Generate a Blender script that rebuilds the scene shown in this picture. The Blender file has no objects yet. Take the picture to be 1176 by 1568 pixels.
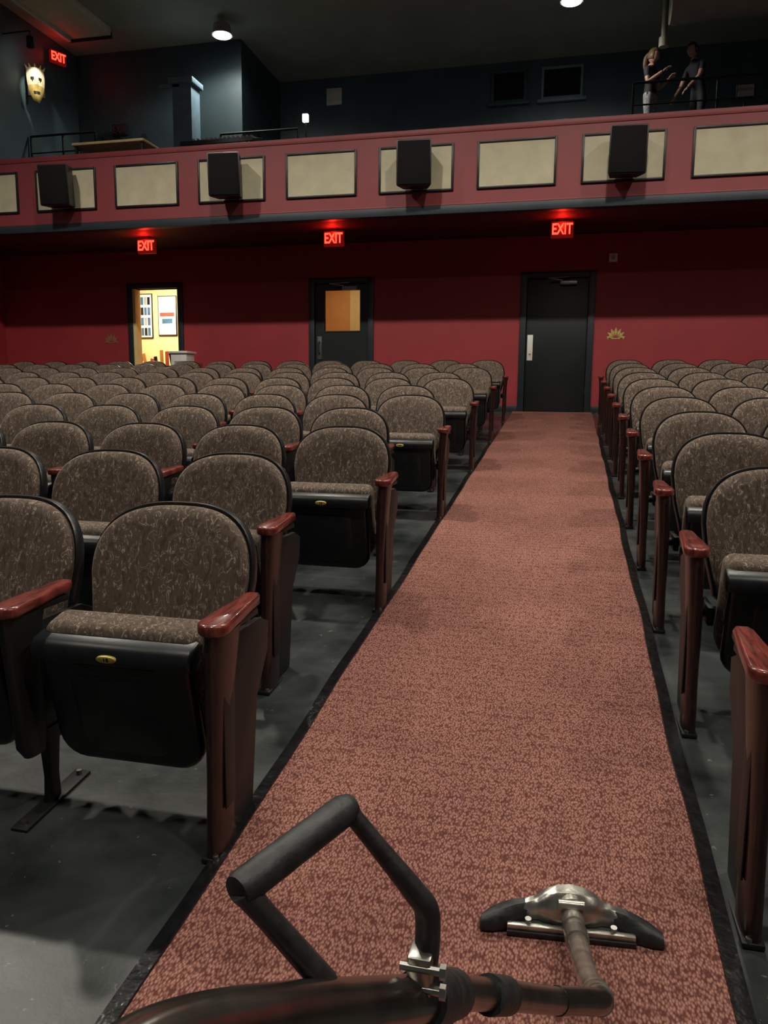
import bpy, bmesh, math, random
from mathutils import Matrix, Vector
random.seed(4)
scene=bpy.context.scene
COL=scene.collection
SL=0.0981
def fz(y): return SL*y

# ------------------------------------------------------------------ materials
def newmat(name):
    m=bpy.data.materials.new(name); m.use_nodes=True
    nt=m.node_tree; b=nt.nodes['Principled BSDF']
    return m,nt,b
def mat(name,c,rough=.6,metal=0,emis=None,es=0,var=0.0,vs=8,bump=0,bs=60,spec=.5,coat=0):
    m,nt,b=newmat(name)
    b.inputs['Base Color'].default_value=(*c,1)
    b.inputs['Roughness'].default_value=rough
    b.inputs['Metallic'].default_value=metal
    b.inputs['Specular IOR Level'].default_value=spec
    b.inputs['Coat Weight'].default_value=coat
    if emis:
        b.inputs['Emission Color'].default_value=(*emis,1)
        b.inputs['Emission Strength'].default_value=es
    tc=nt.nodes.new('ShaderNodeTexCoord')
    if var>0:
        n=nt.nodes.new('ShaderNodeTexNoise'); n.inputs['Scale'].default_value=vs; n.inputs['Detail'].default_value=5
        nt.links.new(tc.outputs['Object'],n.inputs['Vector'])
        r=nt.nodes.new('ShaderNodeValToRGB')
        r.color_ramp.elements[0].position=.3; r.color_ramp.elements[1].position=.7
        r.color_ramp.elements[0].color=(*[x*(1-var) for x in c],1)
        r.color_ramp.elements[1].color=(*[min(1,x*(1+var)) for x in c],1)
        nt.links.new(n.outputs['Fac'],r.inputs['Fac']); nt.links.new(r.outputs['Color'],b.inputs['Base Color'])
    if bump>0:
        n2=nt.nodes.new('ShaderNodeTexNoise'); n2.inputs['Scale'].default_value=bs; n2.inputs['Detail'].default_value=3
        nt.links.new(tc.outputs['Object'],n2.inputs['Vector'])
        bp=nt.nodes.new('ShaderNodeBump'); bp.inputs['Strength'].default_value=bump; bp.inputs['Distance'].default_value=.01
        nt.links.new(n2.outputs['Fac'],bp.inputs['Height']); nt.links.new(bp.outputs['Normal'],b.inputs['Normal'])
    return m

def fabric_mat():
    m,nt,b=newmat('seat_fabric')
    tc=nt.nodes.new('ShaderNodeTexCoord'); mp=nt.nodes.new('ShaderNodeMapping')
    mp.inputs['Scale'].default_value=(1.15,1.0,.5)
    nt.links.new(tc.outputs['Object'],mp.inputs['Vector'])
    oi=nt.nodes.new('ShaderNodeObjectInfo')
    add=nt.nodes.new('ShaderNodeVectorMath'); add.operation='ADD'
    nt.links.new(mp.outputs['Vector'],add.inputs[0])
    cmb=nt.nodes.new('ShaderNodeCombineXYZ')
    mul=nt.nodes.new('ShaderNodeMath'); mul.operation='MULTIPLY'; mul.inputs[1].default_value=30
    nt.links.new(oi.outputs['Random'],mul.inputs[0])
    nt.links.new(mul.outputs[0],cmb.inputs[0]); nt.links.new(mul.outputs[0],cmb.inputs[2])
    nt.links.new(cmb.outputs[0],add.inputs[1])
    n=nt.nodes.new('ShaderNodeTexNoise'); n.inputs['Scale'].default_value=48; n.inputs['Detail'].default_value=.5; n.inputs['Distortion'].default_value=1.5
    nt.links.new(add.outputs[0],n.inputs['Vector'])
    r=nt.nodes.new('ShaderNodeValToRGB'); e=r.color_ramp.elements
    base=(.118,.088,.071,1); hi=(.40,.32,.25,1); dk=(.078,.057,.046,1)
    e[0].position=.30; e[0].color=dk; e[1].position=.44; e[1].color=base
    for p,c in ((.585,base),(.600,hi),(.620,hi),(.637,base)):
        x=e.new(p); x.color=c
    nt.links.new(n.outputs['Fac'],r.inputs['Fac'])
    n3=nt.nodes.new('ShaderNodeTexNoise'); n3.inputs['Scale'].default_value=420; n3.inputs['Detail'].default_value=1
    nt.links.new(tc.outputs['Object'],n3.inputs['Vector'])
    r3=nt.nodes.new('ShaderNodeValToRGB'); r3.color_ramp.elements[0].position=.3; r3.color_ramp.elements[0].color=(.75,.75,.75,1)
    r3.color_ramp.elements[1].position=.7; r3.color_ramp.elements[1].color=(1.18,1.18,1.18,1)
    nt.links.new(n3.outputs['Fac'],r3.inputs['Fac'])
    mx=nt.nodes.new('ShaderNodeMix'); mx.data_type='RGBA'; mx.blend_type='MULTIPLY'; mx.inputs[0].default_value=1
    nt.links.new(r.outputs['Color'],mx.inputs[6]); nt.links.new(r3.outputs['Color'],mx.inputs[7])
    nt.links.new(mx.outputs[2],b.inputs['Base Color'])
    b.inputs['Roughness'].default_value=.95; b.inputs['Specular IOR Level'].default_value=.12
    b.inputs['Sheen Weight'].default_value=.2; b.inputs['Sheen Tint'].default_value=(1,.85,.72,1)
    bp=nt.nodes.new('ShaderNodeBump'); bp.inputs['Strength'].default_value=.3; bp.inputs['Distance'].default_value=.003
    nt.links.new(n.outputs['Fac'],bp.inputs['Height']); nt.links.new(bp.outputs['Normal'],b.inputs['Normal'])
    return m
def carpet_mat():
    m,nt,b=newmat('aisle_carpet')
    tc=nt.nodes.new('ShaderNodeTexCoord')
    mp=nt.nodes.new('ShaderNodeMapping'); mp.inputs['Rotation'].default_value=(0,0,math.radians(38)); mp.inputs['Scale'].default_value=(1,.50,1)
    nt.links.new(tc.outputs['Object'],mp.inputs['Vector'])
    v=nt.nodes.new('ShaderNodeTexVoronoi'); v.inputs['Scale'].default_value=170; v.inputs['Randomness'].default_value=.80
    nt.links.new(mp.outputs['Vector'],v.inputs['Vector'])
    r=nt.nodes.new('ShaderNodeValToRGB'); e=r.color_ramp.elements
    e[0].position=.15; e[0].color=(.43,.215,.170,1); e[1].position=.70; e[1].color=(.118,.043,.037,1)
    nt.links.new(v.outputs['Distance'],r.inputs['Fac'])
    n=nt.nodes.new('ShaderNodeTexNoise'); n.inputs['Scale'].default_value=1.3; n.inputs['Detail'].default_value=8
    nt.links.new(tc.outputs['Object'],n.inputs['Vector'])
    r2=nt.nodes.new('ShaderNodeValToRGB'); r2.color_ramp.elements[0].position=.3; r2.color_ramp.elements[0].color=(.82,.80,.80,1)
    r2.color_ramp.elements[1].position=.7; r2.color_ramp.elements[1].color=(1.10,1.10,1.08,1)
    nt.links.new(n.outputs['Fac'],r2.inputs['Fac'])
    mx=nt.nodes.new('ShaderNodeMix'); mx.data_type='RGBA'; mx.blend_type='MULTIPLY'; mx.inputs[0].default_value=1
    nt.links.new(r.outputs['Color'],mx.inputs[6]); nt.links.new(r2.outputs['Color'],mx.inputs[7])
    nt.links.new(mx.outputs[2],b.inputs['Base Color'])
    b.inputs['Roughness'].default_value=.95; b.inputs['Specular IOR Level'].default_value=.1
    bp=nt.nodes.new('ShaderNodeBump'); bp.inputs['Strength'].default_value=.4; bp.inputs['Distance'].default_value=.003; bp.invert=True
    nt.links.new(v.outputs['Distance'],bp.inputs['Height']); nt.links.new(bp.outputs['Normal'],b.inputs['Normal'])
    return m
def floor_mat():
    m,nt,b=newmat('painted_concrete')
    tc=nt.nodes.new('ShaderNodeTexCoord')
    n=nt.nodes.new('ShaderNodeTexNoise'); n.inputs['Scale'].default_value=2.6; n.inputs['Detail'].default_value=9; n.inputs['Roughness'].default_value=.6
    nt.links.new(tc.outputs['Object'],n.inputs['Vector'])
    r=nt.nodes.new('ShaderNodeValToRGB'); e=r.color_ramp.elements
    e[0].position=.36; e[0].color=(.013,.017,.017,1); e[1].position=.66; e[1].color=(.052,.060,.059,1)
    nt.links.new(n.outputs['Fac'],r.inputs['Fac'])
    n2=nt.nodes.new('ShaderNodeTexNoise'); n2.inputs['Scale'].default_value=34; n2.inputs['Detail'].default_value=4; n2.inputs['Roughness'].default_value=.6
    nt.links.new(tc.outputs['Object'],n2.inputs['Vector'])
    r2=nt.nodes.new('ShaderNodeValToRGB'); r2.color_ramp.elements[0].position=.68; r2.color_ramp.elements[0].color=(0,0,0,1)
    r2.color_ramp.elements[1].position=.70; r2.color_ramp.elements[1].color=(.75,.75,.75,1)
    nt.links.new(n2.outputs['Fac'],r2.inputs['Fac'])
    mx=nt.nodes.new('ShaderNodeMix'); mx.data_type='RGBA'
    nt.links.new(r2.outputs['Color'],mx.inputs[0]); nt.links.new(r.outputs['Color'],mx.inputs[6]); mx.inputs[7].default_value=(.17,.17,.14,1)
    nt.links.new(mx.outputs[2],b.inputs['Base Color'])
    r3=nt.nodes.new('ShaderNodeMapRange'); r3.inputs['To Min'].default_value=.22; r3.inputs['To Max'].default_value=.50
    nt.links.new(n.outputs['Fac'],r3.inputs['Value']); nt.links.new(r3.outputs[0],b.inputs['Roughness'])
    bp=nt.nodes.new('ShaderNodeBump'); bp.inputs['Strength'].default_value=.35; bp.inputs['Distance'].default_value=.015
    nt.links.new(n.outputs['Fac'],bp.inputs['Height']); nt.links.new(bp.outputs['Normal'],b.inputs['Normal'])
    return m
def wood_mat(name,c1,c2,rough=.3,coat=.3):
    m,nt,b=newmat(name)
    tc=nt.nodes.new('ShaderNodeTexCoord'); mp=nt.nodes.new('ShaderNodeMapping'); mp.inputs['Scale'].default_value=(9,1.2,1.5)
    nt.links.new(tc.outputs['Object'],mp.inputs['Vector'])
    n=nt.nodes.new('ShaderNodeTexNoise'); n.inputs['Scale'].default_value=9; n.inputs['Detail'].default_value=5; n.inputs['Distortion'].default_value=.6
    nt.links.new(mp.outputs['Vector'],n.inputs['Vector'])
    r=nt.nodes.new('ShaderNodeValToRGB'); r.color_ramp.elements[0].position=.35; r.color_ramp.elements[0].color=(*c1,1)
    r.color_ramp.elements[1].position=.68; r.color_ramp.elements[1].color=(*c2,1)
    nt.links.new(n.outputs['Fac'],r.inputs['Fac']); nt.links.new(r.outputs['Color'],b.inputs['Base Color'])
    b.inputs['Roughness'].default_value=rough; b.inputs['Coat Weight'].default_value=coat
    return m

M={}
M['fabric']=fabric_mat(); M['carpet']=carpet_mat(); M['floor']=floor_mat()
M['armwood']=wood_mat('mahogany_armrest',(.070,.012,.010),(.25,.045,.034),.25,.5)
M['postwood']=wood_mat('dark_mahogany_post',(.012,.006,.0055),(.036,.014,.011),.33,.15)
M['black']=mat('black_plastic',(.008,.009,.009),.42,var=.2,vs=20)
M['shell']=mat('seat_shell_plastic',(.009,.012,.014),.36,var=.3,vs=20,bump=.04,bs=120)
M['iron']=mat('black_iron',(.010,.010,.010),.5,.1,var=.2)
M['plate']=mat('yellow_number_plate',(.62,.50,.12),.4,.1,var=.1)
M['rubber']=mat('black_edge_tape',(.008,.008,.009),.18,var=.3,vs=30,bump=.4,bs=18)
M['redwall']=mat('maroon_wall_paint',(.31,.028,.036),.55,var=.08,vs=2,bump=.05,bs=90)
M['fascia']=mat('red_fascia_paint',(.24,.040,.048),.5,var=.06,vs=3)
M['cream']=mat('cream_panel',(.52,.475,.33),.6,var=.10,vs=5)
M['navy']=mat('navy_trim_paint',(.022,.034,.045),.5,var=.15,vs=4)
M['teal']=mat('dark_teal_wall_paint',(.062,.108,.130),.55,var=.15,vs=2)
M['ceil']=mat('dark_ceiling_paint',(.40,.42,.33),.8,var=.12,vs=1.2)
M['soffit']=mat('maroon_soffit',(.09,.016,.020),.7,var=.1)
M['doorp']=mat('black_door_paint',(.010,.014,.014),.4,var=.15,vs=3)
M['frame']=mat('door_frame_paint',(.014,.022,.028),.42,var=.15,vs=3)
M['steel']=mat('brushed_steel',(.42,.41,.38),.35,1,var=.15,vs=30)
M['alu']=mat('scratched_aluminium',(.47,.46,.41),.30,.9,var=.35,vs=25,bump=.10,bs=40)
M['chrome']=mat('worn_chrome',(.20,.180,.165),.24,.95,var=.3,vs=18,bump=.06,bs=25)
M['handle']=mat('scuffed_black_handle',(.016,.019,.020),.5,var=.6,vs=35,bump=.15,bs=70)
M['exitred']=mat('exit_letters_red',(.8,.02,.01),.5,emis=(1,.03,.015),es=6)
M['exitbox']=mat('exit_sign_housing',(.06,.005,.005),.4,emis=(1,.02,.01),es=.10)
M['gold']=mat('gold_paint',(.50,.38,.12),.5,var=.15,vs=20)
M['orange']=mat('orange_lobby_paint',(.56,.24,.06),.6,var=.05)
M['yellow']=mat('yellow_lobby_paint',(.80,.64,.30),.6,var=.05)
M['white']=mat('white_laminate',(.7,.7,.66),.5,var=.05)
M['paper']=mat('poster_paper',(.75,.74,.68),.6,var=.05)
M['lamp']=mat('lamp_lens',(1,1,1),.4,emis=(1,.95,.84),es=30)
M['grey']=mat('grey_vent_metal',(.30,.31,.30),.5,var=.1)
M['ledge']=mat('pine_ledge',(.60,.45,.22),.5,var=.15,vs=10)
M['brass']=mat('duct_paint',(.34,.33,.27),.6,var=.15,vs=3)
M['glassdark']=mat('dark_window_glass',(.01,.012,.014),.1,var=.1)
M['lobbyfloor']=mat('lobby_tile',(.3,.2,.12),.4,var=.1)
M['pblue']=mat('poster_blue',(.04,.12,.22),.6,var=.2)
M['pred']=mat('poster_red',(.5,.06,.03),.6,var=.2)

# ------------------------------------------------------------------ mesh builder
class MB:
    def __init__(s): s.v=[];s.f=[];s.m=[]
    def add(s,v,f,mi,T=None):
        o=len(s.v)
        for p in v:
            p=Vector(p)
            if T is not None: p=T@p
            s.v.append(tuple(p))
        for q in f: s.f.append([i+o for i in q]); s.m.append(mi)
    def bm(s,bm,mi,T=None):
        bm.verts.ensure_lookup_table(); bm.verts.index_update()
        s.add([v.co.copy() for v in bm.verts],[[v.index for v in f.verts] for f in bm.faces],mi,T); bm.free()
    def box(s,x0,x1,y0,y1,z0,z1,mi,bev=0,T=None,seg=2):
        b=bmesh.new(); bmesh.ops.create_cube(b,size=1)
        for v in b.verts:
            v.co=Vector(((x0+x1)/2+v.co.x*(x1-x0),(y0+y1)/2+v.co.y*(y1-y0),(z0+z1)/2+v.co.z*(z1-z0)))
        if bev>0: bmesh.ops.bevel(b,geom=list(b.edges),offset=bev,segments=seg,affect='EDGES',profile=.5)
        s.bm(b,mi,T)
    def prism(s,out,y0,y1,mi,bev=0,T=None,seg=2,plane='xz'):
        b=bmesh.new(); n=len(out)
        def P(p,t): return (p[0],t,p[1]) if plane=='xz' else ((p[0],p[1],t) if plane=='xy' else (t,p[0],p[1]))
        A=[b.verts.new(P(p,y0)) for p in out]; B=[b.verts.new(P(p,y1)) for p in out]
        fa=b.faces.new(A); fb=b.faces.new(B[::-1])
        for i in range(n): b.faces.new((A[i],B[i],B[(i+1)%n],A[(i+1)%n]))
        bmesh.ops.recalc_face_normals(b,faces=b.faces)
        if bev>0:
            ed=list(set(list(fa.edges)+list(fb.edges)))
            bmesh.ops.bevel(b,geom=ed,offset=bev,segments=seg,affect='EDGES',profile=.5)
        s.bm(b,mi,T)
    def tube(s,pts,rad,mi,n=12,T=None,sub=0,flat=1.0):
        P=[Vector(p) for p in pts]; R=list(rad) if hasattr(rad,'__len__') else [rad]*len(P)
        if sub:
            Q=[];S=[]
            for i in range(len(P)-1):
                p0=P[max(i-1,0)];p1=P[i];p2=P[i+1];p3=P[min(i+2,len(P)-1)]
                for k in range(sub):
                    t=k/sub
                    Q.append(.5*((2*p1)+(p2-p0)*t+(2*p0-5*p1+4*p2-p3)*t*t+(3*p1-p0-3*p2+p3)*t**3))
                    S.append(R[i]*(1-t)+R[i+1]*t)
            Q.append(P[-1]);S.append(R[-1]);P=Q;R=S
        up=None;v=[];f=[]
        for i,p in enumerate(P):
            t=(P[min(i+1,len(P)-1)]-P[max(i-1,0)]).normalized()
            if up is None:
                up=Vector((0,0,1)) if abs(t.z)<.9 else Vector((0,1,0))
            up=(up-t*up.dot(t)).normalized(); sd=t.cross(up)
            for k in range(n):
                a=2*math.pi*k/n; v.append(p+R[i]*(math.cos(a)*sd+math.sin(a)*up*flat))
        for i in range(len(P)-1):
            for k in range(n):
                a=i*n+k;b=i*n+(k+1)%n; f.append([a,b,b+n,a+n])
        f.append(list(range(n))[::-1]); f.append([(len(P)-1)*n+k for k in range(n)])
        s.add(v,f,mi,T)
    def loft(s,rings,mi,T=None,cap=True):
        v=[];f=[];n=len(rings[0])
        for r in rings: v+=list(r)
        for i in range(len(rings)-1):
            for k in range(n):
                a=i*n+k;b=i*n+(k+1)%n; f.append([a,b,b+n,a+n])
        if cap: f.append(list(range(n))[::-1]); f.append([(len(rings)-1)*n+k for k in range(n)])
        s.add(v,f,mi,T)
    def sphere(s,c,r,mi,T=None,seg=16):
        b=bmesh.new(); bmesh.ops.create_uvsphere(b,u_segments=seg,v_segments=seg*2//3,radius=1)
        for v in b.verts: v.co=Vector((c[0]+v.co.x*r[0],c[1]+v.co.y*r[1],c[2]+v.co.z*r[2]))
        s.bm(b,mi,T)
    def mesh(s,name,mats,ang=38,recalc=True):
        me=bpy.data.meshes.new(name); me.from_pydata(s.v,[],s.f)
        for m in mats: me.materials.append(m)
        for p,mi in zip(me.polygons,s.m): p.material_index=mi
        b=bmesh.new(); b.from_mesh(me)
        if recalc: bmesh.ops.recalc_face_normals(b,faces=b.faces)
        for f in b.faces: f.smooth=True
        for e in b.edges:
            if len(e.link_faces)==2:
                if e.link_faces[0].normal.angle(e.link_faces[1].normal,0)>math.radians(ang): e.smooth=False
        b.to_mesh(me); b.free(); me.update()
        return me
    def obj(s,name,mats,loc=(0,0,0),rot=(0,0,0),parent=None,ang=38):
        o=bpy.data.objects.new(name,s.mesh(name,mats,ang)); o.location=loc; o.rotation_euler=rot
        COL.objects.link(o)
        if parent: o.parent=parent
        return o
def inst(name,me,loc,rotz=0):
    o=bpy.data.objects.new(name,me); o.location=loc; o.rotation_euler=(0,0,rotz); COL.objects.link(o); return o
def text_mesh(txt,size,depth,m):
    c=bpy.data.curves.new('t','FONT'); c.body=txt; c.size=size; c.extrude=depth; c.align_x='CENTER'; c.align_y='CENTER'
    c.offset=size*.02
    o=bpy.data.objects.new('t',c); COL.objects.link(o)
    dg=bpy.context.evaluated_depsgraph_get(); me=bpy.data.meshes.new_from_object(o.evaluated_get(dg))
    bpy.data.objects.remove(o); me.materials.clear(); me.materials.append(m); return me

# ------------------------------------------------------------------ camera
psi=math.radians(13.17); th=math.radians(8.3); roll=.009
sp,cp,st,ct=math.sin(psi),math.cos(psi),math.sin(th),math.cos(th)
F=Vector((-sp*ct,cp*ct,-st)); R=Vector((cp,sp,0)); U=Vector((-sp*st,cp*st,ct))
cm=Matrix((( R.x,U.x,-F.x,0),(R.y,U.y,-F.y,0),(R.z,U.z,-F.z,0),(0,0,0,1)))
cam=bpy.data.cameras.new('camera'); camo=bpy.data.objects.new('camera',cam); COL.objects.link(camo)
camo.matrix_world=Matrix.Translation((0,0,1.45))@cm@Matrix.Rotation(roll,4,'Z')
cam.sensor_fit='HORIZONTAL'; cam.sensor_width=36; cam.lens=36*1178/1176; cam.clip_start=.05; cam.clip_end=100
scene.camera=camo

# ------------------------------------------------------------------ room shell
XL,XR=-10.5,7.0; YF,YW,YU=-6.0,13.0,17.0; ZC=8.3
b=MB(); b.add([(XL-.2,YF-.2,fz(YF-.2)),(XR+.2,YF-.2,fz(YF-.2)),(XR+.2,YW+.1,fz(YW+.1)),(XL-.2,YW+.1,fz(YW+.1)),
  (XL-.2,YF-.2,fz(YF)-.5),(XR+.2,YF-.2,fz(YF)-.5),(XR+.2,YW+.1,fz(YW)-.5),(XL-.2,YW+.1,fz(YW)-.5)],
  [[0,1,2,3],[7,6,5,4],[0,4,5,1],[1,5,6,2],[2,6,7,3],[3,7,4,0]],0)
b.obj('floor',[M['floor']])
b=MB(); b.box(XL-.3,XR+.3,YF-.3,YU+.3,ZC,ZC+.2,0); b.obj('ceiling',[M['ceil']])
doors=[(-7.88,-6.78),(-4.40,-3.25),(-.80,.37)]
ft=.10
ZD=3.50; ZF=fz(13)
b=MB()
op=[(a+ft,c-ft) for a,c in doors]
cur=XL-.2
for a,c in op:
    b.box(cur,a,YW,YW+.15,ZF-.4,4.06,0); b.box(a,c,YW,YW+.15,ZD-ft,4.06,0); cur=c
b.box(cur,XR+.2,YW,YW+.15,ZF-.4,4.06,0)
b.obj('wall_rear',[M['redwall']])
b=MB(); b.box(XL-.3,XR+.3,YU,YU+.2,4.2,ZC,0); b.obj('wall_upper_rear',[M['teal']])
b=MB(); b.box(XL-.25,XL,YF,YW+.1,-1.2,4.06,0); b.box(XL-.25,-10.0,YF,YU,4.06,ZC,1); b.obj('wall_left',[M['redwall'],M['teal']])
b=MB(); b.box(XR,XR+.25,YF,YW+.1,-1.2,4.06,0); b.box(XR,XR+.25,YF,YU,4.06,ZC,1); b.obj('wall_right',[M['redwall'],M['teal']])
b=MB(); b.box(XL-.25,XR+.25,YF-.25,YF,-1.2,ZC,0); b.obj('wall_front',[M['teal']])

# carpet + tape edges
CL,CR=-.885,.412
def strip(x0,x1,y0,y1,h,mi,mb,n=60,wob=0,ph=0):
    v=[];f=[]
    for i in range(n+1):
        y=y0+(y1-y0)*i/n; w=wob*(math.sin(y*3.1+ph)+.6*math.sin(y*7.3+2*ph))
        z=fz(y)
        for (x,zz) in ((x0+w,z-.002),(x0+.006+w,z+h),(x1-.006+w*.6,z+h),(x1+w*.6,z-.002)): v.append((x,y,zz))
    for i in range(n):
        for k in range(3): a=i*4+k; f.append([a,a+1,a+5,a+4])
    f.append([3,2,1,0]); f.append([n*4,n*4+1,n*4+2,n*4+3])
    mb.add(v,f,mi)
b=MB(); strip(CL,CR,-3,12.94,.010,0,b,60,.004); b.obj('aisle_carpet_runner',[M['carpet']])
b=MB(); strip(CL-.030,CL+.020,-3,12.9,.016,0,b,160,.005,1.0); b.obj('carpet_edge_strip',[M['rubber']])
b=MB(); strip(CR-.020,CR+.032,-3,12.9,.016,0,b,160,.005,2.0); b.obj('carpet_edge_strip',[M['rubber']])

# ------------------------------------------------------------------ theatre seats
def arch(sx,sz,zc=.695,hw=.270,hh=.228,bz=.40,bw=.220,n=30):
    pts=[]
    for i in range(n+1):
        t=math.pi*i/n; c,s_=math.cos(t),math.sin(t)
        pts.append((hw*math.copysign(abs(c)**(2/2.6),c),zc+hh*abs(s_)**(2/2.5)))
    pts+=[(-.256,.57),(-bw-.004,.43),(-bw+.03,bz),(bw-.03,bz),(bw+.004,.43),(.256,.57)]
    cz=.64
    return [(x*sx,cz+(z-cz)*sz) for x,z in pts]
AZ=.665
HP=.31
def armrest(b,ax):
    out=[]
    for i in range(15):
        t=math.pi+math.pi*i/14; out.append((ax+.044*math.cos(t),-.048+.046*math.sin(t)))
    out+=[(ax+.039,.03),(ax+.031,.12),(ax+.027,.20),(ax+.017,.225),(ax-.017,.225),(ax-.027,.20),(ax-.031,.12),(ax-.039,.03)]
    T=Matrix.Translation((0,0,AZ))@Matrix.Rotation(math.radians(3),4,'X')
    b.prism(out,-.014,.020,2,.010,T=T,seg=3,plane='xy')
    b.box(ax-.022,ax+.022,-.05,.2,AZ-.03,AZ-.010,4,.004)
def rings_post(b,x,side,keys,mi):
    rings=[]
    for z,w,d,yo,xo in keys:
        rings.append([(x+side*xo+w*math.copysign(abs(math.cos(a))**.7,math.cos(a)),yo+d*math.copysign(abs(math.sin(a))**.85,math.sin(a)),z) for a in [2*math.pi*k/18 for k in range(18)]])
    b.loft(rings,mi)
def standard(b,x,side):            # aisle-end standard, wood faced to the floor
    rings_post(b,x,side,((-.01,.024,.072,.0,0),(.03,.024,.070,.0,0),(.25,.024,.066,.0,.003),(.48,.026,.068,-.004,.008),(.61,.029,.086,.004,.012),(AZ-.02,.030,.092,.008,.014)),3)
    for s in (-1,1): b.prism([(-.03,.14),(.03,.14),(.035,.50),(-.035,.50)],x+.006*side+s*.0235-.003,x+.006*side+s*.0235+.003,4,.002,plane='yz')
    b.box(x-.028,x+.024,-.074,.24,-.004,.010,4,.003)
    for yy in (-.066,.215): b.tube([(x+.012*side,yy,.0),(x+.012*side,yy,.02)],.008,5,8)
    b.prism([(.02,.02),(.20,.02),(.25,.36),(.34,.48),(.35,.57),(.28,.60),(.02,.60)],x-.010,x+.010,4,.003,plane='yz')
    armrest(b,x+.016*side)
def inner_standard(b,x):           # shared black standard on a slim leg and floor bar
    rings_post(b,x,1,((.20,.018,.040,.03,0),(.24,.022,.060,.02,0),(.48,.024,.064,.0,0),(.61,.027,.084,.004,0),(AZ-.02,.028,.090,.008,0)),4)
    b.prism([(.02,.22),(.22,.20),(.25,.36),(.34,.48),(.35,.57),(.28,.60),(.02,.60)],x-.010,x+.010,4,.003,plane='yz')
    rings_post(b,x,1,((-.01,.016,.034,.10,0),(.10,.014,.028,.10,0),(.26,.017,.045,.10,0)),4)
    b.box(x-.028,x+.028,-.06,.26,.0,.012,4,.003,T=Matrix.Translation((0,0,-.002))@Matrix.Rotation(math.atan(SL),4,'X'))
    for yy in (-.035,.235): b.tube([(x,yy,fz(yy)),(x,yy,fz(yy)+.022)],.009,5,8)
    armrest(b,x)
def seat(right='inner',left=None,lg=HP):
    b=MB(); lean=math.radians(-13)
    T=Matrix.Translation((0,.285,.41))@Matrix.Rotation(lean,4,'X')@Matrix.Translation((0,0,-.40))
    def warp(x,y,z): return T@Vector((x,y-.55*x*x,z))
    rings=[]
    for s_,y in ((.985,.02),(1.0,.0),(.985,-.022),(.94,-.036),(.80,-.046),(.5,-.050),(.2,-.051)):
        rings.append([warp(x,y,z) for x,z in arch(s_,s_)])
    b.loft(rings,0)
    rings=[]
    for s_,y in ((.96,.0),(1.035,-.010),(1.05,.0),(1.045,.030),(1.0,.048),(.7,.058),(.3,.06)):
        rings.append([warp(x,y+.012,z) for x,z in arch(s_,s_)])
    b.loft(rings,1)
    def pan(hw,z0,z1,r,rt=.02):
        o=[]
        for cx,cz,a0,rr in ((hw-r,z0+r,-90,r),(hw-rt,z1-rt,0,rt),(-hw+rt,z1-rt,90,rt),(-hw+r,z0+r,180,r)):
            for k in range(6):
                a=math.radians(a0+90*k/5); o.append((cx+rr*math.cos(a),cz+rr*math.sin(a)))
        return o
    S=Matrix.Translation((0,.10,.215))@Matrix.Rotation(math.radians(14),4,'X')
    b.prism(pan(.246,.03,.415,.06,.04),-.005,.115,0,.034,T=S,seg=4)
    b.prism(pan(.236,-.020,.375,.085,.02),-.045,.0,1,.018,T=S,seg=3)
    b.prism(pan(.150,.02,.290,.07,.03),-.0485,-.03,1,.010,T=S,seg=2)
    hr=[(-.13,.322)]+[(-.13+.26*k/10,.322-.030*math.sin(math.pi*k/10)**.7) for k in range(1,10)]+[(.13,.322)]
    b.prism(hr[::-1],-.0475,-.03,4,.0,T=S,seg=1)
    prof=[(-.062,.335),(-.066,.352),(-.058,.378),(-.035,.392),(.012,.392),(.012,.33),(-.04,.322)]
    b.prism(prof,-.252,.252,1,.012,T=S,seg=3,plane='yz')
    ov=[(.030*math.cos(2*math.pi*k/20),.360+.0105*math.copysign(abs(math.sin(2*math.pi*k/20))**.8,math.sin(2*math.pi*k/20))) for k in range(20)]
    b.prism(ov,-.070,-.060,6,.001,T=S)
    b.prism([(-.006,.354),(-.003,.354),(-.003,.366),(-.006,.366)],-.0708,-.069,4,T=S); b.prism([(.002,.354),(.008,.354),(.008,.366),(.002,.366)],-.0708,-.069,4,T=S)
    for sx in (-1,1):
        e=HP-.035 if sx>0 else lg-.035
        b.box(sx*.268-.012,sx*.268+.012,.10,.30,.36,.43,4,.006)
        b.tube([(sx*.235,.2,.39),(sx*(e+.03),.2,.39)],.022,4,12)
    if right=='aisle': standard(b,HP,1)
    else: inner_standard(b,HP)
    if left=='aisle': standard(b,-lg,-1)
    elif left=='inner': inner_standard(b,-lg)
    return b.mesh('theatre_seat',[M['fabric'],M['shell'],M['armwood'],M['postwood'],M['iron'],M['steel'],M['plate']],ang=42)
S_in=seat(); S_aisleR=seat('aisle'); S_wallL=seat('inner','inner'); S3=seat('inner','aisle',HP+.03); S4=seat('inner','aisle',HP+.08)
PITCH=.62; Y0=1.87; DY=.965
for k in range(11):
    y=Y0+DY*k
    xa=-.902 if k%2==0 else -1.135
    n=int((xa-(-10.1))/PITCH)
    for i in range(n):
        inst('theatre_seat',S_aisleR if i==0 else (S_wallL if i==n-1 else S_in),(xa-PITCH*(i+.5),y,fz(y)))
    xa=.482 if k==0 else .474
    g=.08 if k==0 else .03
    n=9
    for i in range(n):
        inst('theatre_seat',(S4 if k==0 else S3) if i==0 else S_in,(xa+g+PITCH*(i+.5),y,fz(y)))

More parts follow.
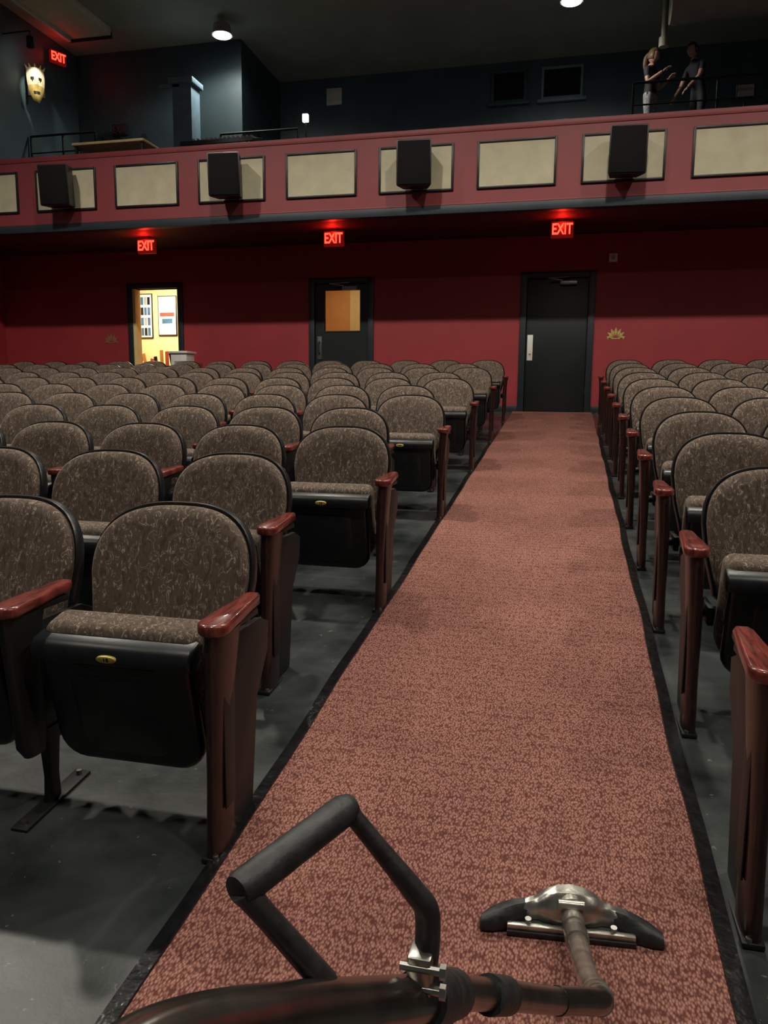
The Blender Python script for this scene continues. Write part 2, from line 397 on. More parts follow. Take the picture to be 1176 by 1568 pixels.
# ------------------------------------------------------------------ doors
def frame(b,x0,x1,mi):
    for a,c in ((x0,x0+ft),(x1-ft,x1)): b.box(a,c,YW-.035,YW+.17,ZF-.01,ZD,mi,.006)
    b.box(x0+ft,x1-ft,YW-.035,YW+.17,ZD-ft,ZD,mi,.006)
def closer(b,x,mi,sgn=1):
    b.box(x-.13,x+.13,YW-.06,YW+.01,ZD-.21,ZD-.15,mi,.008)
    b.tube([(x-.1*sgn,YW-.05,ZD-.14),(x-.32*sgn,YW-.16,ZD-.12),(x+.0*sgn,YW-.05,ZD-.09)],.009,mi,8)
b=MB(); x0,x1=doors[2]; frame(b,x0,x1,1)
b.box(x0+ft+.004,x1-ft-.004,YW+.01,YW+.055,ZF+.012,ZD-ft-.004,0,.004)
closer(b,x1-.42,2)
b.box(x0+ft+.03,x0+ft+.12,YW-.004,YW+.012,ZF+.83,ZF+1.24,3,.003)
b.tube([(x0+ft+.075,YW-.0,ZF+.93),(x0+ft+.075,YW-.04,ZF+.95)],.014,2,10)
for z in (.3,1.1,1.9): b.tube([(x1-ft-.0,YW-.0,ZF+z),(x1-ft,YW-.0,ZF+z+.1)],.012,0,8)
b.obj('door_3',[M['doorp'],M['frame'],M['steel'],mat('push_plate_aluminium',(.75,.75,.68),.5,.1,var=.05)])
b=MB(); x0,x1=doors[1]; frame(b,x0,x1,1)
a,c=x0+ft+.004,x1-ft-.004; wa,wc=a+.17,c-.14; wz0,wz1=ZF+1.34,ZF+2.02
b.box(a,wa,YW+.01,YW+.055,ZF+.012,ZD-ft-.004,0); b.box(wc,c,YW+.01,YW+.055,ZF+.012,ZD-ft-.004,0)
b.box(wa,wc,YW+.01,YW+.055,ZF+.012,wz0,0); b.box(wa,wc,YW+.01,YW+.055,wz1,ZD-ft-.004,0)
for q in ((wa-.02,wa,wz0-.02,wz1+.02),(wc,wc+.02,wz0-.02,wz1+.02),(wa,wc,wz0-.02,wz0),(wa,wc,wz1,wz1+.02)):
    b.box(q[0],q[1],YW-.0,YW+.065,q[2],q[3],1)
closer(b,x1-.42,2)
b.box(a+.04,a+.12,YW-.004,YW+.012,ZF+.86,ZF+1.25,3,.003)
b.tube([(a+.08,YW,ZF+.95),(a+.08,YW-.06,ZF+.98),(a+.08,YW-.06,ZF+1.13),(a+.08,YW,ZF+1.16)],.012,1,10)
b.obj('door_2',[M['doorp'],M['frame'],M['grey'],mat('dull_push_plate',(.10,.10,.095),.5,.3,var=.1)])
b=MB(); x0,x1=doors[0]; frame(b,x0,x1,1)
b.box(x0+ft-.95,x0+ft-.03,YW+.20,YW+.245,ZF+.012,ZD-ft-.004,0,.004)
for z in (.3,1.1,1.9): b.tube([(x0+ft-.02,YW+.19,ZF+z),(x0+ft-.02,YW+.19,ZF+z+.1)],.014,2,8)
b.box(x0+ft,x0+ft+.055,YW-.02,YW+.165,ZF,ZD-ft,3,.003)
b.tube([(x0+ft-.85,YW+.25,ZF+1.0),(x0+ft-.85,YW+.30,ZF+1.0),(x0+ft-.75,YW+.30,ZF+1.0)],.012,2,8)
b.obj('door_1',[M['doorp'],M['frame'],M['steel'],M['yellow']])

# lobby beyond
b=MB()
LY=15.5
b.box(-10.2,-5.6,LY,LY+.1,ZF,4.0,0); b.box(-5.6,-2.6,LY,LY+.1,ZF,4.0,1); b.box(-4.36,-4.0,LY-.05,LY,ZF,4.0,3)
b.box(-10.3,-10.2,YW+.15,LY,ZF,4.0,0); b.box(-2.7,-2.6,YW+.15,LY,ZF,4.0,1)
b.box(-5.65,-5.6,YW+.3,LY,ZF,4.0,1)
b.box(-10.3,-2.6,YW+.15,LY+.1,3.98,4.05,2)
b.obj('wall_lobby',[M['yellow'],M['orange'],M['white'],mat('tan_lobby_column',(.62,.42,.16),.6,var=.05)])
b=MB(); b.box(-10.3,-2.6,YW+.10,LY+.1,ZF-.2,ZF,0); b.obj('floor_lobby',[M['lobbyfloor']])
def poster(x,z,w,h,cols):
    b=MB(); b.box(x-w/2-.02,x+w/2+.02,LY-.03,LY-.002,z-h/2-.02,z+h/2+.02,0,.004); b.box(x-w/2,x+w/2,LY-.036,LY-.028,z-h/2,z+h/2,1)
    rnd=random.Random(int(x*100))
    if cols==0:
        b.box(x-w*.42,x+w*.42,LY-.039,LY-.034,z+.06*h,z+.42*h,1)
        b.box(x-w*.42,x+w*.42,LY-.040,LY-.034,z-.02*h,z+.08*h,2)
        b.box(x-w*.3,x+w*.3,LY-.040,LY-.034,z-.2*h,z-.08*h,3)
        for i in range(8): b.box(x-w*.38,x+w*rnd.uniform(.0,.4),LY-.039,LY-.034,z-.46*h+i*.028,z-.45*h+i*.028,4)
    else:
        for i in range(16):
            cx=x+(-.33+.22*(i%4))*w; cz=z+(-.38+.24*(i//4))*h
            b.box(cx-.085*w,cx+.085*w,LY-.040,LY-.034,cz-.08*h,cz+.10*h,2+rnd.randint(0,2))
    b.obj('framed_poster',[M['black'],M['paper'],M['pblue'] if cols else M['pred'],M['glassdark'] if cols else M['pblue'],M['grey']])
poster(-9.0,3.20,.36,.90,1); poster(-8.45,3.20,.40,.80,0)
b=MB(); tx,ty=-8.30,14.6
b.box(tx-.50,tx+.50,ty-.22,ty+.22,ZF+.78,ZF+.82,0,.005)
for sx in (-.45,.45):
    for sy in (-.18,.18): b.box(tx+sx-.02,tx+sx+.02,ty+sy-.02,ty+sy+.02,ZF,ZF+.78,0)
rn=random.Random(3)
for i in range(8):
    xx=tx-.42+i*.12; h=rn.uniform(.15,.32)
    b.box(xx-.035,xx+.035,ty-.02,ty+.0,ZF+.82,ZF+.82+h,1+i%3,.0,T=Matrix.Translation((xx,ty,ZF+.82))@Matrix.Rotation(rn.uniform(-.25,.25),4,'Y')@Matrix.Translation((-xx,-ty,-ZF-.82)))
b.obj('leaflet_table',[M['postwood'],M['pred'],M['glassdark'],M['orange']])
b=MB(); px,py=-6.62,12.62; g=fz(py)
b.box(px-.15,px+.15,py-.15,py+.15,g-.02,g+.98,0,.01); b.box(px-.18,px+.18,py-.18,py+.18,g+.98,g+1.02,0,.008)
b.box(px-.08,px+.08,py-.155,py-.148,g+.55,g+.85,1,.002); b.obj('white_pedestal',[M['white'],M['grey']])

def sunburst(x,z,m):
    b=MB(); n=7
    for i in range(n):
        a=math.radians(8+164*i/(n-1)); L=.11+.03*math.sin(a); w=.024
        d=Vector((math.cos(a),0,math.sin(a))); p=Vector((-d.z,0,d.x)); c=Vector((x,YW-.006,z))
        q=[c+d*.035,c+d*(.035+L*.5)+p*w,c+d*(.035+L),c+d*(.035+L*.5)-p*w]
        q2=[v+Vector((0,.005,0)) for v in q]
        b.add(q+q2,[[0,1,2,3],[7,6,5,4],[0,4,5,1],[1,5,6,2],[2,6,7,3],[3,7,4,0]],0)
    b.box(x-.13,x+.13,YW-.006,YW-.001,z-.012,z+.004,0)
    b.obj('sunburst_emblem',[m])
sunburst(.71,2.45,M['gold']); sunburst(-8.25,2.45,mat('faint_gold_paint',(.24,.13,.06),.6,var=.1))  # left emblem in a darker, browner gold to keep it faint
b=MB(); b.box(.55,.68,YW-.03,YW,3.62,3.75,0,.01); b.tube([(.615,YW-.03,3.685),(.615,YW-.045,3.685)],.03,1,14); b.obj('fire_alarm_box',[mat('alarm_box_plastic',(.8,.75,.72),.5,var=.05),M['steel']])
for i,(xa,xb) in enumerate([(XL,doors[0][0]),(doors[0][1],doors[1][0]),(doors[1][1],doors[2][0]),(doors[2][1],XR)]):
    b=MB(); b.box(xa,xb,YW-.015,YW+.001,ZF-.03,ZF+.10,0,.003); b.obj('baseboard_rear_%d'%(i+1),[M['frame']])

# ------------------------------------------------------------------ balcony
YB=11.3; BL,BR=-9.99,6.99
b=MB()
b.box(BL,BR,YB,YB+.12,4.18,5.15,0); b.box(BL,BR,YB-.012,YB+.16,5.14,5.22,0,.010)
b.box(BL,BR,YB-.02,YB+.14,4.065,4.18,1,.008); b.box(BL,BR,YB-.015,YB,4.18,4.20,0,.004)
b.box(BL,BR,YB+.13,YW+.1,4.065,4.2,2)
b.box(BL,BR,YB+.12,12.3,4.2,4.45,1); b.box(BL,BR,12.3,13.2,4.2,4.85,1); b.box(BL,BR,13.15,14.1,4.2,5.25,1); b.box(BL,BR,14.1,YU-.005,4.2,5.75,1)
for k in range(-4,8):
    pa=.057-1.41*k; pb=pa+1.08
    if pa<BL or pb>BR:
        if pa<BL and pb>BL+.1: pa=BL+.02
        else: continue
    b.box(pa+.02,pb-.02,YB-.012,YB+.01,4.40,4.985,3)
    for q in ((pa,pa+.03,4.375,5.01),(pb-.03,pb,4.375,5.01),(pa+.03,pb-.03,4.375,4.405),(pa+.03,pb-.03,4.98,5.01)):
        b.box(q[0],q[1],YB-.028,YB+.01,q[2],q[3],4,.004)
b.obj('balcony',[M['fascia'],M['navy'],M['soffit'],M['cream'],M['black']])
GR=mat('speaker_grille',(.007,.007,.008),.8,bump=.5,bs=300,spec=.2)
def speaker(x):
    b=MB(); w,h,d=.24,.30,.14
    out=[(-w,-d),(w,-d),(w*.75,d),(-w*.75,d)]
    b.prism(out,-h,h,0,.02,plane='xy')
    b.box(-w+.02,w-.02,-d-.012,-d+.005,-h+.02,h-.02,1,.01)
    b.box(-.03,.03,d-.01,d+.09,-.03,.03,2,.004); b.box(-.1,.1,d+.08,d+.10,-.1,.1,2,.003)
    b.obj('loudspeaker',[M['black'],GR,M['iron']],loc=(x,YB-.262,4.68),rot=(math.radians(5),0,math.radians(6)))
for x in (.62,-2.19,-5.00,-7.82,3.42): speaker(x)

def exit_sign(loc,rotz=0,stem=True,E=2.2,lit=True):
    b=MB(); b.box(-.16,.16,-.03,.03,-.115,.115,0,.008)
    if stem: b.tube([(0,0,.1),(0,0,4.064-loc[2])],.012,1,8); b.box(-.06,.06,-.04,.04,4.05-loc[2],4.064-loc[2],1)
    else: b.box(-.05,.05,.03,.055,-.05,.05,1)
    o=b.obj('exit_sign',[M['exitbox'] if lit else M['black'],M['iron']],loc=loc,rot=(0,0,rotz))
    t=bpy.data.objects.new('letters',text_mesh('EXIT',.18,.004,M['exitred'] if lit else M['soffit'])); COL.objects.link(t)
    t.parent=o; t.location=(0,-.036,0); t.rotation_euler=(math.pi/2,0,0); t.scale=(.80,1.2,1)
    if E>0:
        l=bpy.data.lights.new('exit_glow','POINT'); l.energy=E; l.color=(1,.02,.01); l.shadow_soft_size=.04
        lo=bpy.data.objects.new('exit_glow',l); COL.objects.link(lo); lo.parent=o; lo.location=(0,-.09,.07)
for x in (-.17,-3.62,-6.83): exit_sign((x,11.9,3.91),0,True,3.8)
exit_sign((-9.86,14.1,7.93),math.radians(64),False,1.0)
exit_sign((-9.0,14.80,6.78),0,False,0,False)

# ------------------------------------------------------------------ balcony level features
b=MB(); b.box(-9.99,-6.4,14.9,YU-.005,5.755,ZC-.005,0)
b.box(-9.45,-8.55,14.86,14.9,5.755,6.62,1,.004); b.box(-9.55,-9.45,14.84,14.9,5.755,6.7,2); b.box(-8.55,-8.45,14.84,14.9,5.755,6.7,2)
b.obj('projection_booth',[mat('booth_wall_paint',(.040,.070,.085),.55,var=.15,vs=2),M['doorp'],M['frame']])
b=MB(); b.box(-7.25,-6.87,13.7,14.05,5.255,7.15,0,.01); b.box(-7.3,-6.82,13.65,14.1,7.1,7.2,0,.01); b.box(-7.5,-7.1,13.7,13.75,7.05,7.12,0,.005)
b.obj('balcony_column',[mat('blue_lit_column',(.17,.28,.37),.5,var=.1)])  # bluish light falling on the column is put into its base colour
def win(n,x0,x1,z0,z1,fm):
    b=MB(); b.box(x0,x1,YU-.02,YU,z0,z1,1)
    for q in ((x0-.05,x0,z0-.05,z1+.05),(x1,x1+.05,z0-.05,z1+.05),(x0,x1,z0-.05,z0),(x0,x1,z1,z1+.05)): b.box(q[0],q[1],YU-.05,YU,q[2],q[3],0,.004)
    b.box(x0-.12,x1+.12,YU-.09,YU,z0-.11,z0-.05,0,.004)
    b.obj('window_%d'%n,[fm,M['glassdark']])
win(1,-.72,0,7.56,8.08,mat('window_frame_blue',(.22,.32,.38),.5,var=.05)); win(2,-1.73,-1.12,7.56,8.08,M['teal'])
b=MB(); b.box(-5.33,-4.99,YU-.03,YU,7.74,8.08,0,.006)
for i in range(8): b.box(-5.30,-5.02,YU-.04,YU-.03,7.77+i*.036,7.785+i*.036,0)
b.obj('air_vent',[mat('vent_paint',(.85,.85,.82),.5,var=.1)])
b=MB(); b.box(-4.70,-4.60,13.55,13.62,6.24,6.37,0,.01); b.tube([(-4.65,13.6,5.255),(-4.65,13.6,6.27)],.012,1,8); b.box(-4.75,-4.55,13.5,13.7,5.255,5.27,1)
b.obj('step_light_post',[mat('small_lamp_glow',(1,1,.9),.5,emis=(1,.97,.85),es=5),M['iron']])
b=MB(); b.box(-7.95,-6.67,11.62,12.2,5.46,5.50,0,.006)
for x in (-7.9,-6.72):
    for y in (11.68,12.14): b.box(x-.02,x+.02,y-.02,y+.02,4.452,5.46,1)
b.obj('balcony_control_desk',[M['ledge'],M['iron']])
b=MB()
b.prism([(12.5,5.70),(12.95,5.82),(12.95,5.68),(12.5,5.64)],-6.5,-5.2,0,.01,plane='yz')
for x in (-6.3,-5.3): b.box(x-.03,x+.03,12.55,12.9,4.852,5.68,1)
for i in range(14): b.box(-6.32+i*.08,-6.29+i*.08,12.6,12.8,5.735,5.765,2)
b.obj('sound_mixing_console',[M['shell'],M['iron'],M['grey']])
def rail(x0,x1,y,z0,h,n):
    b=MB()
    for i in range(3): b.tube([(x0,y,z0+h*(1-.3*i)),(x1,y,z0+h*(1-.3*i))],.020 if i==0 else .012,0,10)
    for i in range(n+1):
        x=x0+(x1-x0)*i/n; b.tube([(x,y,z0+.001),(x,y,z0+h)],.018,0,10)
    b.obj('balcony_railing',[M['iron']])
rail(.8,6.9,13.25,5.25,1.07,5); rail(-9.95,-8.6,13.3,5.25,1.0,2); rail(-6.4,-4.9,13.9,5.25,1.0,2)
b=MB(); b.tube([(1.35,14.0,7.75),(6.95,14.0,7.75)],.30,0,28)
for x in (1.4,2.8,4.2,5.6): b.tube([(x,14.0,7.75),(x+.05,14.0,7.75)],.315,0,28); b.tube([(x,14.0,8.0),(x,14.0,ZC)],.012,1,6)
b.obj('ventilation_duct',[M['brass'],M['iron']])
b=MB(); b.tube([(1.33,14.6,7.5),(1.33,14.6,ZC)],.05,0,12); b.tube([(1.33,14.6,7.5),(1.33,14.6,7.35)],.08,0,12); b.obj('ceiling_pipe',[M['brass']])
b=MB(); b.box(2.35,2.62,13.6,13.64,6.1,6.32,0,.01); b.box(2.37,2.60,13.592,13.6,6.12,6.30,1); b.tube([(2.48,13.62,5.255),(2.48,13.62,6.12)],.018,0,8); b.box(2.36,2.60,13.5,13.74,5.252,5.27,0)
b.obj('stand_monitor',[M['black'],M['grey']])
b=MB(); b.box(-9.45,-8.6,11.9,13.95,8.16,8.295,0,.01); b.box(-9.50,-9.45,11.9,13.95,8.12,8.22,1); b.box(-9.50,-8.6,13.95,13.99,8.12,8.22,2)
b.obj('ceiling_panel',[mat('pale_ceiling_board',(.70,.67,.50),.8,var=.08),M['white'],M['frame']])
# theatre mask ornament, lit from above
b=MB(); T=Matrix.Translation((-9.78,13.3,7.12))@Matrix.Rotation(math.radians(45),4,'Z')@Matrix.Rotation(math.radians(-8),4,'X')
def mask_pt(u,v):
    w=.165*(1-.10*(1-v)**3)*(1-v**2.6*.80)
    return Vector((u*w,-.09*(1-u*u)*(1-.3*v)-(.035*math.exp(-(u/.16)**2)*math.exp(-((v-.45)/.14)**2)),.30-.62*v))
nu,nv=16,22; V=[]
for j in range(nv+1):
    for i in range(nu+1): V.append(mask_pt(-1+2*i/nu,j/nv))
for j in range(nv):
    for i in range(nu):
        u=-1+2*(i+.5)/nu; v=(j+.5)/nv
        eye=((abs(u)-.45)/.22)**2+((v-.33)/.065)**2<1
        mouth=abs(u)<.55 and abs(v-(.74-.10*u*u))<.045
        q=[j*(nu+1)+i,j*(nu+1)+i+1,(j+1)*(nu+1)+i+1,(j+1)*(nu+1)+i]
        b.add([V[k] for k in q],[[0,1,2,3]],2 if (eye or mouth) else (0 if v<.5 else 1),T)
b.box(-.15,.15,-.0,.03,-.2,.28,3,.01,T=T); b.box(-.02,.02,.02,.16,-.02,.02,3,T=T)
for i in range(5):
    a=math.radians(20+35*i); b.prism([(.13*math.cos(a)-.03,.26+.05*math.sin(a)),(.13*math.cos(a)+.03,.26+.05*math.sin(a)),(.19*math.cos(a),.34+.08*math.sin(a))],-.02,.01,1,.0,T=T)
mk=b.obj('theatre_mask_ornament',[mat('mask_ivory',(.7,.64,.48),.4,var=.15),M['gold'],M['black'],M['iron']],ang=60)
b=MB(); T2=Matrix.Translation((-9.45,12.75,7.62))@Matrix.Rotation(math.radians(35),4,'Z')@Matrix.Rotation(math.radians(-40),4,'X')
b.tube([(0,-.1,0),(0,-.08,0),(0,.06,0),(0,.08,0)],[.03,.06,.06,.07],0,18,T=T2); b.tube([(0,.078,0),(0,.084,0)],.055,1,18,T=T2)
b.tube([(-9.45,12.75,7.62),(-9.45,12.75,7.8),(-9.99,12.75,7.8)],.014,0,8)
so=b.obj('accent_spotlight',[M['black'],M['lamp']])
l=bpy.data.lights.new('accent','SPOT'); l.energy=45; l.spot_size=math.radians(40); l.color=(1,.88,.65); l.shadow_soft_size=.04
lo=bpy.data.objects.new('accent',l); COL.objects.link(lo); lo.parent=so; lo.location=(-9.42,12.85,7.55)
lo.rotation_euler=(Vector((-9.78,13.3,7.15))-Vector((-9.42,12.85,7.55))).to_track_quat('-Z','Y').to_euler()

# ------------------------------------------------------------------ ceiling lights
def ceil_light(x,y,E,ang=150,drop=.16,col=(1,.93,.80)):
    b=MB(); z=ZC
    if drop>.2: b.tube([(0,0,0),(0,0,-drop+.1)],.02,0,8)
    h=min(drop,.18)
    b.tube([(0,0,-drop+h),(0,0,-drop+.02),(0,0,-drop)],[.15,.17,.19],0,24); b.tube([(0,0,-drop-.001),(0,0,-drop-.012)],.155,1,24)
    o=b.obj('ceiling_downlight',[M['grey'],M['lamp']],loc=(x,y,z))
    l=bpy.data.lights.new('lamp','SPOT'); l.energy=E; l.spot_size=math.radians(ang); l.spot_blend=.5; l.shadow_soft_size=.16; l.color=col
    lo=bpy.data.objects.new('lamp',l); COL.objects.link(lo); lo.parent=o; lo.location=(0,0,-drop-.04)
ceil_light(-6.40,14.05,210,165,.30); ceil_light(-.2,14.15,210,165,.30)
for x in (-7,-3.2,.4,4.2): ceil_light(x,6.1,920)
for x,e in ((-6.5,420),(-1.6,470),(2.2,560),(5.5,560)): ceil_light(x,.0,e)
for x in (-8.3,-4.2):
    b=MB(); b.box(-.5,.5,-.25,.25,-.05,0,0,.01); o=b.obj('lobby_ceiling_light',[M['lamp'] if x<-6 else mat('dim_lamp_lens',(1,1,1),.4,emis=(1,.9,.7),es=3)],loc=(x,14.3,3.98))
    l=bpy.data.lights.new('lamp','AREA'); l.shape='RECTANGLE'; l.size=1; l.size_y=.5; l.energy=75 if x<-6 else 14; l.color=(1,.88,.60)
    lo=bpy.data.objects.new('lamp',l); COL.objects.link(lo); lo.parent=o; lo.location=(0,0,-.07)

# ------------------------------------------------------------------ vacuum wand
b=MB()
tube=[(.0616,1.7616,.2267),(.0733,1.623,.2539),(.0873,1.4578,.307),(.1036,1.3156,.3705),(.0263,1.2052,.4476),(-.053,1.049,.571),(-.1122,.8973,.6874),(-.1381,.798,.7555),(-.229,.6091,.878),(-.2841,.5026,.938),(-.306,.42,.968),(-.315,.31,.99)]
b.tube(tube[:4],.0225,3,20,sub=8)
el=[tube[2],tube[3],tube[4]]
def between(p,q,t): return tuple(p[i]*(1-t)+q[i]*t for i in range(3))
b.tube([between(tube[2],tube[3],.8),tube[3],between(tube[3],tube[4],.5),tube[4]],.0228,0,20,sub=8); b.tube(tube[3:8],.0215,0,20,sub=8); b.tube(tube[6:],[.025,.027,.029,.029,.029,.029],0,24,sub=8)
b.tube([between(tube[5],tube[6],.0),between(tube[5],tube[6],.35)],.027,1,20)
b.tube([between(tube[6],tube[7],.0),between(tube[6],tube[7],.5),between(tube[6],tube[7],.52),between(tube[6],tube[7],1)],[.030,.031,.034,.034],1,20)
b.tube([between(tube[2],tube[3],.70),between(tube[2],tube[3],1.0)],.0262,3,20)
for t in (.75,.9): b.tube([between(tube[2],tube[3],t),between(tube[2],tube[3],t+.04)],.0275,3,20)
b.tube([between(tube[0],tube[1],.7),between(tube[0],tube[1],1.0)],.027,2,20)
h1,h2,h3,h4,h5,h6=(-.1353,.803,.7863),(-.1309,.7954,.8676),(-.1447,.7867,.8998),(-.2206,.7732,.9979),(-.2851,.6314,.9839),(-.2136,.6719,.8649)
b.tube([(-.150,.79,.755),h1,h2,h3,between(h3,h4,.5),h4],[.019,.0165,.0175,.0165,.0135,.0125],1,16,sub=6,flat=.8)
b.tube([between(h4,h5,-.05),between(h4,h5,-.04),between(h4,h5,.03),h5,between(h4,h5,1.04),between(h4,h5,1.05)],[.009,.014,.0178,.0178,.0155,.010],1,20)
b.tube([h5,between(h5,h6,.3),h6,(-.205,.672,.835)],[.0155,.0145,.0165,.019],1,14,flat=.8)
b.box(-.014,.014,-.018,.018,-.028,.028,2,.004,T=Matrix.Translation((-.136,.79,.80)))
b.tube([(-.158,.775,.815),(-.108,.775,.815)],.005,2,8)
b.tube([(-.158,.775,.790),(-.108,.775,.790)],.005,2,8)
for zz in (.815,.79): b.tube([(-.112,.775,zz),(-.105,.775,zz)],.0085,2,6)
ang=.08; c0=Vector((.058,1.77,0)); H=Matrix.Translation((c0.x,c0.y,fz(c0.y)+.013))@Matrix.Rotation(ang,4,'Z')@Matrix.Rotation(math.atan(SL),4,'X')
def sec(x,h,d,z0,yo): return [(x,yo-d,z0),(x,yo-d*.97,z0+h*.4),(x,yo-d*.8,z0+h*.75),(x,yo-d*.35,z0+h),(x,yo+d*.35,z0+h),(x,yo+d*.8,z0+h*.75),(x,yo+d*.97,z0+h*.4),(x,yo+d,z0)]
kk=[(-.135,.022,.014,-.0),(-.12,.032,.020,.004),(-.095,.038,.024,.010),(-.075,.044,.026,.014),(-.062,.058,.032,.014),(-.03,.068,.042,.018),(0,.070,.045,.02),(.03,.068,.042,.018),(.062,.058,.032,.014),(.075,.044,.026,.014),(.095,.038,.024,.010),(.12,.032,.020,.004),(.135,.022,.014,-.0)]
b.loft([sec(x,h,d,.018,yo) for x,h,d,yo in kk],3,T=H)
for s in (-1,1):
    b.loft([sec(s*x,h,d,.002,yo) for x,h,d,yo in ((.09,.052,.024,.012),(.13,.050,.030,.002),(.155,.045,.032,-.007),(.185,.036,.03,-.017),(.212,.026,.018,-.03),(.216,.01,.01,-.034))],1,T=H)
    b.tube([H@Vector((s*.10,-.03,.02)),H@Vector((s*.10,-.03,.034))],.008,2,8)
b.box(-.15,.15,-.045,-.030,.003,.024,3,.003,T=H); b.box(-.18,.18,-.03,.025,.0,.016,1,.003,T=H); b.box(-.15,.15,-.052,-.046,-.002,.012,1,.001,T=H)
b.tube([H@Vector((0,.03,.05)),H@Vector((0,.0,.055)),Vector(tube[0]),Vector(between(tube[0],tube[1],.5))],[.030,.034,.029,.0245],3,20,sub=4)
b.tube([H@Vector((-.03,-.02,.075)),H@Vector((.03,-.02,.075))],.012,3,10)
b.obj('vacuum_wand',[M['chrome'],M['handle'],M['steel'],M['alu']])

